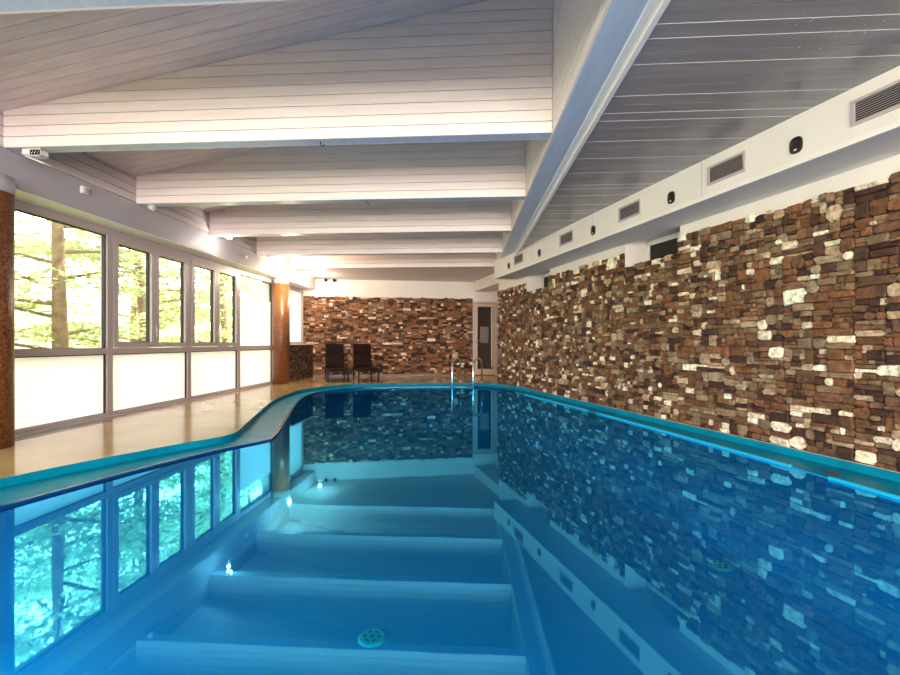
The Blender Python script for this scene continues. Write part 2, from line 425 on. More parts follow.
def stones(name, P, regs, size, pal, depth, parent, rag=.0, label=None):
    """P(u, off, z) maps wall coordinates; negative off is towards the room"""
    bk = MB()
    for (u0, v0, u1, v1) in regs: bk.quad(P(u0, -.006, v0), P(u1, -.006, v0), P(u1, -.006, v1-rag), P(u0, -.006, v1-rag))
    mb = MB(); bm = mb.bm; lay = bm.loops.layers.float_color.new('stone')
    for (u0, v0, u1, v1) in regs:
        for (a, b, c, d) in cells(u0, v0, u1, v1, *size):
            if abs(d-v1) < 1e-6 and rag: d += random.uniform(-rag, rag)
            g = .001; a += g; b += g; c -= g; d -= g
            w, h = c-a, d-b; cr = min(w, h)*random.uniform(.08, .3)
            col = pick(pal)
            base = [(a+cr, b), ((a+c)/2, b), (c-cr, b), (c, b+cr), (c, (b+d)/2), (c, d-cr), (c-cr, d), ((a+c)/2, d), (a+cr, d), (a, d-cr), (a, (b+d)/2), (a, b+cr)]
            jx = w*.05; jz = h*.07
            base = [(x+random.uniform(-jx, jx), z+random.uniform(-jz, jz)) for x, z in base]
            dep = random.uniform(*depth); tu, tv = random.uniform(-.3, .3), random.uniform(-.3, .3)
            cu, cv = (a+c)/2, (b+d)/2
            r0 = [bm.verts.new(P(x, .0, z)) for x, z in base]
            def dd(x, z, k): return -(dep*k + tu*(x-cu)*.25 + tv*(z-cv)*.25)
            r1 = [bm.verts.new(P(cu+(x-cu)*1.0, dd(x, z, .72), cv+(z-cv)*1.0)) for x, z in base]
            r2 = [bm.verts.new(P(cu+(x-cu)*.86, dd(x, z, random.uniform(.92, 1.1)), cv+(z-cv)*.84)) for x, z in base]
            ce = bm.verts.new(P(cu, -dep*1.05, cv))
            fs = []
            n = len(base)
            for i in range(n):
                j = (i+1) % n
                fs += [bm.faces.new((r0[i], r0[j], r1[j], r1[i])), bm.faces.new((r1[i], r1[j], r2[j], r2[i])), bm.faces.new((r2[i], r2[j], ce))]
            for f in fs:
                for l in f.loops: l[lay] = col
    o = mb.build(name, M['stone'], parent)
    bk.build('mortar', M['stone_base'], parent)
    return o

# right wall body (with two niches), white strip above
N1 = (2.10, 3.11); s2 = None
# second niche from sight lines at 527 and 550 px
def s_at(px):
    a = (px-450)/F_PX; r = FW + RT*a
    # PW + DW*s = r*t
    det = r.x*(-DW.y) + DW.x*r.y
    t = (PW.x*(-DW.y) + DW.x*PW.y)/det
    return ((r*t).y - PW.y)/DW.y
N1 = (s_at(680), s_at(625)); N2 = (s_at(549.8), s_at(526.7))
print('niches', N1, N2)
S0, S1 = -8.6, 8.15
ZT = 2.33; ZN = 2.13; ZS = 2.476
wallR = MB()
def wbox(m, s0, s1, o0, o1, z0, z1):
    m.prism([(W(s0, o0).x, W(s0, o0).y), (W(s1, o0).x, W(s1, o0).y), (W(s1, o1).x, W(s1, o1).y), (W(s0, o1).x, W(s0, o1).y)], z0, z1)
wbox(wallR, S0, S1, .0, .9, -.3, ZN)
for a, b_ in ((S0, N1[0]), (N1[1], N2[0]), (N2[1], S1)): wbox(wallR, a, b_, .0, .9, ZN, 4.6)
for a, b_ in (N1, N2):
    wbox(wallR, a, b_, .42, .9, ZN, 4.6)
    wbox(wallR, a, b_, .0, .42, 2.56, 4.6)
wr_o = struct(wallR.build('wall_right', M['white_wall']))
szR = (.06, .30, .045, .16)
stones('stone_cladding', lambda u, o, z: W(u, o, z), [(S0, 0, N1[0], ZT), (N1[0], 0, N1[1], ZN), (N1[1], 0, N2[0], ZT), (N2[0], 0, N2[1], ZN), (N2[1], 0, S1, ZT)], szR, PAL_R, (.02, .055), wr_o, rag=.018)
# end return of right wall
m = MB()
m.box(1.02, 1.17, 11.2, 14.0, -.3, 3.3)
m.build('wall_return', M['white_wall'], wr_o)

# niche window
def slit_window(n, s0, s1, label):
    t = empty('window_%d' % n, W((s0+s1)/2, .42, 0), 0); struct(t, label)
    t.rotation_euler = (0, 0, 0)
    T = Matrix.Translation(-t.location)
    def bx(m, a, b_, o0, o1, z0, z1):
        ps = [W(a, o0), W(b_, o0), W(b_, o1), W(a, o1)]
        m.prism([(p.x-t.location.x, p.y-t.location.y) for p in ps], z0, z1)
    m = MB(); z0, z1 = ZN+.02, 2.52
    bx(m, s0+.02, s1-.02, .36, .41, z0, z0+.05); bx(m, s0+.02, s1-.02, .36, .41, z1-.06, z1)
    bx(m, s0+.02, s0+.08, .36, .41, z0, z1); bx(m, s1-.08, s1-.02, .36, .41, z0, z1)
    m.build('window_frame', M['whiteplastic'], t)
    m = MB(); bx(m, s0+.08, s1-.08, .385, .40, z0+.05, z1-.06); m.build('pane', M['darkvoid'], t)
slit_window(7, N1[0], N1[1], 'narrow dark window in the wall niche')
slit_window(8, N2[0], N2[1], 'narrow window in the far wall niche')

# rear (back) wall at the far end
BL = 6.6
U_D0 = None
def u_at(px):
    r = FW + RT*((px-450)/F_PX)
    det = r.x*(-BD.y) + BD.x*r.y
    t = (BW0.x*(-BD.y) + BD.x*BW0.y)/det
    return (r*t - BW0).dot(BD)
ud0, ud1 = u_at(473.3), u_at(497)
ZD = 2.27
def bbox(m, u0, u1, o0, o1, z0, z1):
    ps = [B(u0, o0), B(u1, o0), B(u1, o1), B(u0, o1)]
    m.prism([(p.x, p.y) for p in ps], z0, z1)
m = MB()
bbox(m, -.4, ud0, 0, .25, -.3, 4.6); bbox(m, ud0, ud1, 0, .25, ZD, 4.6); bbox(m, ud1, BL, 0, .25, -.3, 4.6)
bw = struct(m.build('wall_back', M['white_wall']))
PAL_B = [((.05, .018, .008), .26), ((.26, .105, .04), .28), ((.17, .08, .042), .22), ((.28, .17, .10), .13), ((.50, .34, .21), .09), ((.75, .58, .44), .06)]
stones('stone_cladding', lambda u, o, z: B(u, o, z), [(.1, .0, ud0-.02, 2.36), (ud1+.02, 0, BL-.3, 2.36)], (.10, .34, .05, .12), PAL_B, (.015, .05), bw, rag=.02)
m = MB(); bbox(m, .1, ud0-.02, -.07, 0, 0, .07)
struct(m.build('baseboard_back', M['terracotta']))
# room behind the door
m = MB(); bbox(m, ud0-.5, ud1+.5, 1.6, 1.7, -.1, 2.8); bbox(m, ud0-.5, ud1+.5, .25, 1.6, -.1, 0); bbox(m, ud0-.5, ud1+.5, .25, 1.6, 2.6, 2.7)
bbox(m, ud0-.6, ud0-.5, .25, 1.6, 0, 2.6); bbox(m, ud1+.5, ud1+.6, .25, 1.6, 0, 2.6)
struct(m.build('wall_corridor', pbr('corridor_wall', (.12, .06, .04, 1), .7)))

# glazed door
d = empty('door_1', B(ud0, 0, 0)); struct(d, 'glazed door in a pale metal frame with a paper notice'); d.rotation_euler.z = math.atan2(BD.y, BD.x)
dw = ud1-ud0
m = MB(); f1 = .045
m.box(0, f1, -.04, .06, 0, ZD); m.box(dw-f1, dw, -.04, .06, 0, ZD); m.box(f1, dw-f1, -.04, .06, ZD-f1, ZD)
m.build('door_frame', M['frame'], d)
m = MB(); x0, x1 = f1+.005, dw-f1-.005
m.box(x0, x0+.08, -.02, .03, .02, ZD-.055); m.box(x1-.08, x1, -.02, .03, .02, ZD-.055)
m.box(x0+.08, x1-.08, -.02, .03, .02, .2); m.box(x0+.08, x1-.08, -.02, .03, ZD-.15, ZD-.055)
lf = m.build('door_leaf', pbr('door_metal', (.62, .47, .36, 1), .3, metal=.2), d)
m = MB(); m.box(x0+.08, x1-.08, 0, .008, .2, ZD-.15); m.build('glass_pane', M['glass'], lf)
m = MB(); m.box(x0+.16, x1-.22, -.006, -.001, 1.0, 1.5); m.build('notice', pbr('grey_notice', (.22, .16, .14, 1), .6), lf)
m = MB(); m.tube([(x0+.04, -.02, 1.08), (x0+.04, -.07, 1.08), (x0+.16, -.075, 1.08)], .011); m.box(x0+.02, x0+.06, -.026, -.018, .98, 1.16); m.build('handle', M['steel'], lf)
m = MB(); m.tube([(x1-.13, -.03, .25), (x1-.13, -.06, .28), (x1-.13, -.06, ZD-.2), (x1-.13, -.03, ZD-.17)], .02); m.build('pull_bar', M['whiteplastic'], lf)  # plain white stands in for the steel bar's bright shine
m = MB(); bbox(m, ud0-.05, ud1+.1, -.12, .0, ZD+.03, ZD+.06)

# ------------------------------------------------------------------ left wall: header, windows, columns
m = MB()
m.box(XL-.25, XH, YREAR, 12.35, 2.56, ZB)
m.box(XL-.25, XH-.02, YREAR, 12.35, ZB, 4.4)
wl = struct(m.build('wall_left', M['header']))
m = MB(); m.box(XL, XH-.004, YREAR, 12.35, 2.552, 2.5595); m.build('reveal', M['trim'], wl)
m = MB(); m.box(XL-.25, XL, 10.42, 11.05, 0, 2.56); m.box(XL-.25, XL, 12.3, 12.6, 0, 2.56); m.build('wall_panel', M['white_wall'], wl)
# side boards above the header, one mesh
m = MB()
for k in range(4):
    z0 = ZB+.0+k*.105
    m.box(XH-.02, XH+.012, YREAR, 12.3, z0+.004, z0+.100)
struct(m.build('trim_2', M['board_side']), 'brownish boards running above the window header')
m = MB(); m.box(XL-.05, XL+.10, YREAR, 10.42, -.02, .012); struct(m.build('trim_3', M['frame']), 'dark sill strip at the foot of the windows')

BAYS = [3.98, 5.635, 7.28, 8.87, 10.43]
def pane(par, y0, y1, z0, z1, mt, nm):
    m = MB(); m.box(-.012, -.004, y0, y1, z0, z1); return m.build(nm, mt, par)
def gasket(par, y0, y1, z0, z1):
    g = .012; m = MB()
    m.box(-.03, .004, y0-.001, y0+g, z0, z1); m.box(-.03, .016, y1-g*1.3, y1+.001, z0, z1)
    m.box(-.03, .004, y0, y1, z1-g, z1+.001); m.box(-.03, .0, y0, y1, z0-.001, z0+.005)
    return m.build('gasket', M['gasket'], par)
def framebox(m, y0, y1, z0, z1, w, x0=-.05, x1=.03):
    m.box(x0, x1, y0, y0+w, z0, z1); m.box(x0, x1, y1-w, y1, z0, z1); m.box(x0, x1, y0+w, y1-w, z0, z0+w); m.box(x0, x1, y0+w, y1-w, z1-w, z1)
def window(n, y0, y1, kind, label):
    t = empty('window_%d' % n, (XL, y0, 0)); struct(t, label); L = y1-y0
    m = MB(); w = .045
    m.box(-.06, .04, 0, w, .0, 2.56); m.box(-.06, .04, L-w, L, .0, 2.56)
    m.box(-.06, .04, w, L-w, 0, .05); m.box(-.06, .04, w, L-w, .85, .93); m.box(-.06, .04, w, L-w, 2.46, 2.56)
    m.build('window_frame', M['frame'], t)
    pane(t, w, L-w, .05, .85, M['frosted'], 'frosted_pane'); gasket(t, w, L-w, .05, .85)
    if kind == 'fixed':
        pane(t, w, L-w, .93, 2.46, M['glass'], 'pane'); gasket(t, w, L-w, .93, 2.46)
    elif kind == 'half':
        pane(t, w, L-w, 2.0, 2.46, M['glass'], 'pane'); gasket(t, w, L-w, .93, 2.46)
        pane(t, w, L-w, .93, 2.0, M['frosted'], 'frosted_film')
    else:
        h = L/2
        for k, (a, b_) in enumerate(((w, h), (h, L-w))):
            m = MB(); framebox(m, a+.004, b_-.004, .935, 2.455, .075, -.03, .055); s = m.build('sash', M['frame'], t)
            pane(s, a+.079, b_-.079, 1.01, 2.38, M['glass'], 'pane'); gasket(s, a+.079, b_-.079, 1.01, 2.38)
            if k == 0:
                m = MB(); m.box(.055, .066, b_-.055, b_-.025, 1.02, 1.16, bev=.003)
                m.tube([(.06, b_-.04, 1.10), (.105, b_-.04, 1.10), (.115, b_-.045, 1.13), (.118, b_-.05, 1.22), (.105, b_-.05, 1.27)], .011)
                m.build('handle', M['vent'], s)
    return t
window(1, BAYS[0], BAYS[1], 'fixed', 'large fixed window above a frosted pane beside the near pillar')
window(2, BAYS[1], BAYS[2], 'sash', 'double casement window above a frosted pane')
window(3, BAYS[2], BAYS[3], 'sash', 'far double casement window above a frosted pane')
window(4, BAYS[3], BAYS[4], 'half', 'window with white film next to the far pillar')
for n, (a, b_) in enumerate(((-4.3, -2.7), (-2.7, -1.1), (-1.1, .5), (.5, 2.15), (2.15, 3.75))): window(9+n, a, b_, 'fixed', 'fixed window above a frosted pane')
m = MB(); m.box(XL-.2, XL+.04, 3.75, 3.98, 0, 2.56); m.build('wall_panel_near', M['frame'], wl)
# narrow window beyond the far pillar
t = empty('window_5', (XL, 11.05, 0)); struct(t, 'tall narrow window over the low stone wall')
m = MB(); framebox(m, 0, 1.25, .98, 2.50, .05, -.06, .04); m.build('window_frame', M['frame'], t)
pane(t, .05, 1.20, 1.03, 2.45, M['frosted'], 'pane')
m = MB(); m.box(XL-.25, XL, 11.05, 12.3, 2.50, 2.56); m.build('lintel', M['white_wall'], wl)
# low stone wall
m = MB(); m.box(XL-.25, -4.72, 10.95, 12.42, 0, .95)
lw = struct(m.build('wall_low', M['stone_base']), 'low dark stone wall under the narrow window')
PAL_D = [((.03, .016, .012), .5), ((.09, .05, .035), .3), ((.16, .10, .07), .2)]
stones('stone_cladding', lambda u, o, z: Vector((-4.72-o, 10.95+u, z)), [(0, 0, 1.4, .95)], (.06, .16, .05, .12), PAL_D, (.01, .03), lw)
stones('stone_cladding', lambda u, o, z: Vector((-4.72-u, 10.95+o, z)), [(0, 0, .4, .95)], (.06, .16, .05, .12), PAL_D, (.01, .03), lw)
m = MB(); m.box(XL-.2, -4.66, 10.9, 12.3, .95, .985); m.build('wall_cap', M['white_wall'], lw)

def pillar(x, y, r, label):
    t = empty('pillar', (x, y, 0)); tag(t, label, 'pillar', 'round mosaic pillars on the window side')
    m = MB(); m.tube([(0, 0, 0), (0, 0, 2.44)], r, 40); m.build('shaft', M['pillar'], t)
    m = MB(); m.tube([(0, 0, 2.44), (0, 0, 2.60)], r*1.02, 40); m.build('collar', M['header'], t)
pillar(-4.66, 3.86, .21, 'dark red-brown mosaic pillar at the left edge beside the large window')
pillar(-4.76, 10.42, .20, 'orange-brown mosaic pillar at the far end of the window row')

# floor grille
t = empty('floor_grille', (-4.78, 4.75, 0)); tag(t, 'long metal air grille set in the floor before the near window', 'grille')
m = MB(); framebox2 = [(-.1, .1, -.6, -.58), (-.1, .1, .58, .6), (-.1, -.08, -.6, .6), (.08, .1, -.6, .6)]
for a, b_, c, e in framebox2: m.box(a, b_, c, e, 0, .006)
m.build('frame', M['vent'], t)
m = MB()
for k in range(7):
    x = -.07+k*.0233; m.box(x-.005, x+.005, -.58, .58, .0, .005)
m.build('slats', M['steel'], t)
m = MB(); m.box(-.08, .08, -.58, .58, .0, .0015); m.build('recess', M['darkvoid'], t)

# ------------------------------------------------------------------ ceiling
# outer roof slab (keeps light out)
m = MB()
m.box(XL-.9, 8, YREAR-.4, 15, 4.6, 4.7)
roof = struct(m.build('ceiling', M['gap']), 'ceiling of painted boards')
# sloping board coffers
m = MB(); pit = .118
def sl(x, off=0): return zc(x)+off
y = YREAR
rnd = random.Random(3)
while y < 10.75:
    xs = [XH-.05, XB0+.02]
    if rnd.random() < .45: xs = [XH-.05, rnd.uniform(-3.6, -.6), XB0+.02]
    for a, b_ in zip(xs[:-1], xs[1:]):
        a2, b2 = a+.002, b_-.002; y0, y1 = y+.0025, y+pit-.0025
        vs = [m.bm.verts.new(p) for p in ((a2, y0, sl(a2)), (b2, y0, sl(b2)), (b2, y1, sl(b2)), (a2, y1, sl(a2)), (a2, y0, sl(a2)+.02), (b2, y0, sl(b2)+.02), (b2, y1, sl(b2)+.02), (a2, y1, sl(a2)+.02))]
        for f in ((0,3,2,1),(4,5,6,7),(0,1,5,4),(1,2,6,5),(2,3,7,6),(3,0,4,7)): m.bm.faces.new([vs[i] for i in f])
    y += pit
m.build('ceiling_boards', M['board_ceil'], roof)
m = MB(); a2, b2 = XH-.3, XB0+.02
m.quad((a2, YREAR, sl(a2, .025)), (b2, YREAR, sl(b2, .025)), (b2, 10.8, sl(b2, .025)), (a2, 10.8, sl(a2, .025))); m.build('ceiling_backing', M['gap'], roof)
# flat far ceiling
m = MB(); m.box(XH-.1, 3.0, 10.72, 14.2, ZB-.05, ZB); m.build('ceiling_far', M['board_ceil'], roof)
# right glossy ceiling: boards running across
m = MB(); mj = MB(); y = YREAR; pr = .125; k = 0
while y < 10.72:
    gp = .003
    m.prism([(XB1+.055+xb(y), y+gp), (8, y+gp), (8, y+pr-.002), (XB1+.055+xb(y+pr), y+pr-.002)], ZR, ZR+.006)
    k += 1; y += pr
m.build('ceiling_glossy_boards', M['grey_board'], roof)
mj.prism([(XB1+.05+xb(YREAR), YREAR), (8, YREAR), (8, 10.75), (XB1+.05+xb(10.75), 10.75)], ZR+.006, ZR+.05); y = YREAR; k = 0
while y < 10.6:
    if k % 3 == 0 or k % 7 == 2: mj.prism([(XB1+.095+xb(y), y-.002), (8, y-.002), (8, y+.002), (XB1+.095+xb(y), y+.002)], ZR-.0015, ZR+.01)
    y += pr; k += 1
mj.build('ceiling_joints', M['grey_joint'], roof)

# long main beam
t = empty('ceiling_beam', ((XB0+XB1)/2, 3, ZB)); tag(t, 'long painted main beam running down the ceiling above the pool', 'beam')
ox, oy = t.location.x, t.location.y; t.rotation_euler.z = .0294; t.rotation_euler.x = -.009
def tb(m, x0, x1, y0, y1, z0, z1, bev=0): m.box(x0-ox, x1-ox, y0-oy, y1-oy, z0-ZB, z1-ZB, bev=bev)
m = MB(); tb(m, XB0+.002, XB1, YREAR, 10.72, ZB, ZB+.03); m.build('underside', M['beam_bounce'], t)
m = MB()
for k in range(15):
    z0 = ZB+k*.103
    tb(m, XB0-.018, XB0+.002, YREAR, 10.72, z0+.002+.0, z0+.100)
m.build('side_boards', M['board'], t)
m = MB(); tb(m, XB0, XB1+.04, YREAR, 10.72, ZB+.03, 4.55); m.build('core', M['gap'], t)
m = MB(); tb(m, XB1, XB1+.05, YREAR, 10.72, ZB-.012, ZB+.03, bev=.004); tb(m, XB1+.05, XB1+.09, YREAR, 10.72, ZR-.02, ZB+.03, bev=.006); m.build('moulding', M['trim'], t)

# cross beams
names = {4.0: 'nearest fully visible white boarded cross beam with a floodlight at its left end', 5.67: 'second white boarded cross beam above the casement window',
  7.31: 'third white boarded cross beam with the lit spotlight', 8.94: 'fourth white boarded cross beam behind the lit spotlight',
  10.57: 'farthest white boarded cross beam before the flat ceiling', 2.24: 'cross beam cut by the top edge of the picture'}
for by in BEAM_Y:
    if by < 0: names[by] = 'cross beam behind the viewpoint'
    if by == .70: names[by] = 'cross beam overhead just ahead of the viewpoint'
    t = empty('ceiling_beam', (0, by, ZB-max(0, min(.06, .0125*(by-4.3))))); tag(t, names[by], 'beam', 'white boarded cross beams')
    z = 0; k = 0; m = MB(); xr = XB0+xb(by+.07)-.02
    while ZB+z < 4.3:
        ztop = ZB+z+.103
        x0 = XH+.012 if ztop <= zc(XH)+.02 else XH + (ztop-.103-3.27)/.185 - .05
        x0 = max(x0, XH+.012)
        if x0 < xr-.1:
            m.box(x0, xr, 0, .018, z+(.0 if k == 0 else .003), z+.0995)
            m.box(x0, xr, .122, .14, z+(.0 if k == 0 else .003), z+.0995)
        z += .103; k += 1
    m.build('face_boards', M['board'], t)
    m = MB(); xe = xr
    pts = [(XH+.012, .03), (xe, .03), (xe, zc(xe)-ZB), (XH+.012, zc(XH)-ZB)]
    for yy in (.016, .124): m.bm.faces.new([m.bm.verts.new((x, yy, zz)) for x, zz in pts])
    m.build('core', M['gap'], t)
    m = MB(); m.box(XH+.012, xe, .0185, .1215, .0, .03); m.build('underside', M['beam_bounce'], t)
    m = MB()
    if by in (4.0, 5.67):
        hx = -1.47 if by == 4.0 else -1.45
        m.tube([(hx, .06, 0), (hx, .06, -.03), (hx+.02, .06, -.045), (hx+.04, .06, -.03)], .005, 6)
        m.build('hook', M['black'], t)
    else: m.bm.free()

# ------------------------------------------------------------------ soffit box along the right wall
PS = Vector((2.874, 3.11, 0)); OFFS = -(PW-PS).dot(NW)
SE = (PS-PW).dot(DW)+7.33
def sfb(m, s0, s1, o0, o1, z0, z1):
    wbox(m, s0, s1, o0, o1, z0, z1)
m = MB(); sfb(m, S0, SE, OFFS, .0, ZS, ZR+.004)
sf = struct(m.build('trim_4', M['white_wall']), 'white boxed soffit with vents above the stone wall')
m = MB(); sfb(m, S0, SE+.004, OFFS-.012, OFFS+.03, ZS-.012, ZS+.03); m.build('edge_profile', M['trim'], sf)
m = MB()
for s in [SE-.02-k*1.9 for k in range(9)]:
    sfb(m, s, s+.004, OFFS-.0015, OFFS, ZS+.03, ZR)
m.build('panel_seams', M['vent'], sf)
# far end: lower box above the door
m = MB(); sfb(m, SE+.3, SE+3.2, .06, .55, 2.575, ZB); struct(m.build('trim_5', M['white_wall']), 'white boxed step above the door')
def s_px(px):
    n = NW; d = n.dot(PW)+OFFS
    p = at(px, HZ, n, d); return (p-PW).dot(DW)
RZ = math.atan2(DW.y, DW.x)      # local x along wall towards the far end
def face_z(px, py):
    return at(px, py, NW, NW.dot(PW)+OFFS).z
def vent(pa, pb, label, zc_):
    s0, s1 = s_px(pb), s_px(pa); w = s1-s0; h = .19
    p = W((s0+s1)/2, OFFS, 0); t = empty('air_vent', (p.x, p.y, zc_), RZ); tag(t, label, 'vent', 'rectangular air vents in the soffit')
    # local +x = DW, local +y = left of it = room side
    m = MB(); f = .022
    for a, b_, c, e in ((-w/2, w/2, -h/2, -h/2+f), (-w/2, w/2, h/2-f, h/2), (-w/2, -w/2+f, -h/2+f, h/2-f), (w/2-f, w/2, -h/2+f, h/2-f)): m.box(a, b_, 0, .014, c, e)
    m.build('frame', M['frame'], t)
    m = MB(); m.box(-w/2+f, w/2-f, 0, .001, -h/2+f, h/2-f); m.build('backing', M['darkvoid'], t)
    n = 9
    for k in range(n):
        z = -h/2+f+(h-2*f)*(k+.5)/n
        m = MB(); m.box(-w/2+f, w/2-f, .001, .006, z-.002, z+.002); m.build('slat', M['vent'], t)
nz = (ZS+ZR)/2+.01
vent(852, 912, 'largest nearest air vent at the right edge of the soffit', nz)
vent(708, 746, 'second nearest air vent, between two black nozzles over the near stone wall', nz)
vent(619, 641, 'third air vent from the right edge in the white soffit', nz)
vent(560, 573.5, 'fourth air vent from the right edge in the white soffit', nz)
vent(514.5, 523.5, 'farthest smallest air vent near the end of the soffit', nz)
def nozzle(px, label):
    s = s_px(px); p = W(s, OFFS, 0); t = empty('air_nozzle', (p.x, p.y, nz-.055), RZ); tag(t, label, 'nozzle', 'round black nozzles in the soffit')
    m = MB(); n = 24; r = .052
    def sq(a, rr): # rounded-square outline
        c, s_ = math.cos(a), math.sin(a); q = (abs(c)**3+abs(s_)**3)**(-1/3); return rr*q*c*.86, rr*q*s_*1.15
    v = []
    for rr, yy in ((r*1.12, 0), (r*1.12, .012), (r*.92, .016), (r*.8, .004)):
        v.append([m.bm.verts.new((sq(2*math.pi*k/n, rr)[0], yy, sq(2*math.pi*k/n, rr)[1])) for k in range(n)])
    for i in range(3):
        for k in range(n): m.bm.faces.new((v[i][k], v[i][(k+1) % n], v[i+1][(k+1) % n], v[i+1][k]))
    m.build('ring', M['black'], t)
    m = MB(); m.bm.faces.new([m.bm.verts.new((sq(2*math.pi*k/n, r*.8)[0], .004, sq(2*math.pi*k/n, r*.8)[1])) for k in range(n)]); m.build('opening', M['darkvoid'], t)
    m = MB(); m.box(-.012, .012, .012, .022, -.045, -.035, bev=.003); m.build('tab', M['whiteplastic'], t)
for px, lb in ((796.5, 'largest black nozzle between the two nearest vents'), (671.5, 'black nozzle left of the second nearest vent'), (593.5, 'black nozzle between the third and fourth vents'), (539.5, 'small black nozzle left of the fourth vent'), (509, 'farthest tiny black nozzle at the end of the soffit')): nozzle(px, lb)

# ------------------------------------------------------------------ light fittings, sensors
def spot(px, by, on, label):
    x = at(px, 210, (0, 1, 0), by+.05).x
    t = empty('spotlight', (x, by+.07, ZB)); tag(t, label, 'spotlight', 'small spotlights under the cross beams')
    m = MB(); m.tube([(0, 0, -.001), (0, 0, -.02)], .04, 20); m.tube([(0, 0, -.02), (0, 0, -.05)], .01, 10); m.build('base', M['whiteplastic'], t)
    m = MB(); m.tube([(-.035, 0, -.045), (.045, 0, -.065)], .032, 20, radii=[.028, .036]); m.build('head', M['whiteplastic'], t)
    m = MB(); m.tube([(.0455, 0, -.0652), (.049, 0, -.066)], .03, 20); l = m.build('lens', M['lamp_on'] if on else M['lamp_off'], t)
    if on:
        m = MB(); m.tube([(0, 0, -.07), (0, 0, -.082)], .034, 20); m.build('bulb', M['lamp_on'], t)
    return x
spot(150, 5.67, False, 'unlit spotlight under the left end of the second cross beam')
xl = spot(228, 7.31, True, 'glowing spotlight under the left end of the third cross beam')
spot(267, 8.94, False, 'unlit spotlight under the left end of the fourth cross beam')
# floodlight under beam 1
x = at(35, 150, (0, 1, 0), 4.07).x
t = empty('floodlight', (x, 4.07, ZB)); tag(t, 'white floodlight with open grille under the left end of the nearest cross beam', 'floodlight')
m = MB(); m.box(-.10, -.02, -.04, .04, -.06, -.001, bev=.008); m.build('housing', M['whiteplastic'], t)
m = MB(); m.box(-.02, .10, -.04, .04, -.075, -.068); m.box(-.02, .10, -.04, .04, -.012, -.002); m.box(.095, .10, -.04, .04, -.075, -.005); m.build('reflector_frame', M['whiteplastic'], t)
m = MB()
for k in range(4): m.tube([(-.01+k*.03, -.03, -.065), (.015+k*.03, -.03, -.015)], .004, 6)
m.build('grille', M['steel'], t)
m = MB(); m.box(-.02, .09, -.03, .035, -.064, -.014); m.build('recess', M['darkvoid'], t)
m = MB(); Mx = Matrix.Translation((-.07, 0, -.07)) @ Matrix.Rotation(math.radians(22), 4, 'Y'); m.box(0, .22, -.035, .035, -.006, .006, M=Mx); m.build('flap', M['whiteplastic'], t)
# header sensors
def hbox(px, py, w, h, name, label, cat):
    p = at(px, py, (1, 0, 0), XH); t = empty(name, (XH, p.y, p.z)); tag(t, label, cat)
    m = MB(); m.box(0, .04, -w/2, w/2, -h/2, h/2, bev=.006); m.build('body', M['whiteplastic'], t)
    m = MB(); m.box(.04, .048, -w*.1, w*.42, -h*.35, h*.35, bev=.003); m.build('lens', M['vent'], t)
hbox(83, 190.5, .09, .085, 'motion_sensor', 'small white square sensor on the header over the near window', 'sensor')
hbox(246, 257.5, .06, .06, 'alarm_sensor', 'tiny white sensor on the header over the far casement window', 'sensor')
# little black spots on the far wall
for k, px in enumerate((325.5, 334)):
    u = u_at(px); p = B(u, -.02, 2.92)
    t = empty('wall_spotlight', (p.x, p.y-.05, 2.92)); tag(t, 'small black ceiling spotlight at the far wall, %s of the two' % ('left' if k == 0 else 'right'), 'spotlight', 'small black spotlights at the far wall')
    m = MB(); m.tube([(0, 0, 0), (0, 0, -.05)], .012, 8); m.build('stem', M['black'], t)
    m = MB(); m.tube([(0, .03, -.05), (.05, -.05, -.10)], .04, 12, radii=[.03, .045]); m.build('head', M['black'], t)

# ------------------------------------------------------------------ pool ladder
t = empty('pool_ladder', (0.0, 0, 0)); tag(t, 'stainless steel pool ladder with two arched handrails at the far pool edge', 'ladder')
def rail(pf, pb, yf, yb, top):
    af = at(pf, 343, (0, 1, 0), yf); ab = at(pb, 343, (0, 1, 0), yb)
    pts = [(af.x, af.y, -.75), (af.x, af.y, top-.16)]
    for k in range(1, 8):
        a = math.pi*k/8; q = (1-math.cos(a))/2
        pts.append((af.x+(ab.x-af.x)*q, af.y+(ab.y-af.y)*q, top-.16+.16*math.sin(a)))
    pts += [(ab.x, ab.y, top-.2), (ab.x, ab.y, .0)]
    return pts
L1 = rail(452.2, 460.5, 10.25, 11.15, .62); L2 = rail(473.2, 481.8, 10.3, 11.1, .62)
for pts in (L1, L2):
    m = MB(); m.tube(pts, .022, 12); m.build('handrail', M['steel'], t)
for z in (-.25, -.5, -.72):
    m = MB(); m.box(L1[0][0], L2[0][0], L1[0][1]-.04, L1[0][1]+.04, z-.012, z+.012); m.build('step', M['steel'], t)
for pts in (L1, L2):
    m = MB(); m.tube([(pts[-1][0], pts[-1][1], 0), (pts[-1][0], pts[-1][1], .012)], .045, 16); m.build('foot_plate', M['steel'], t)

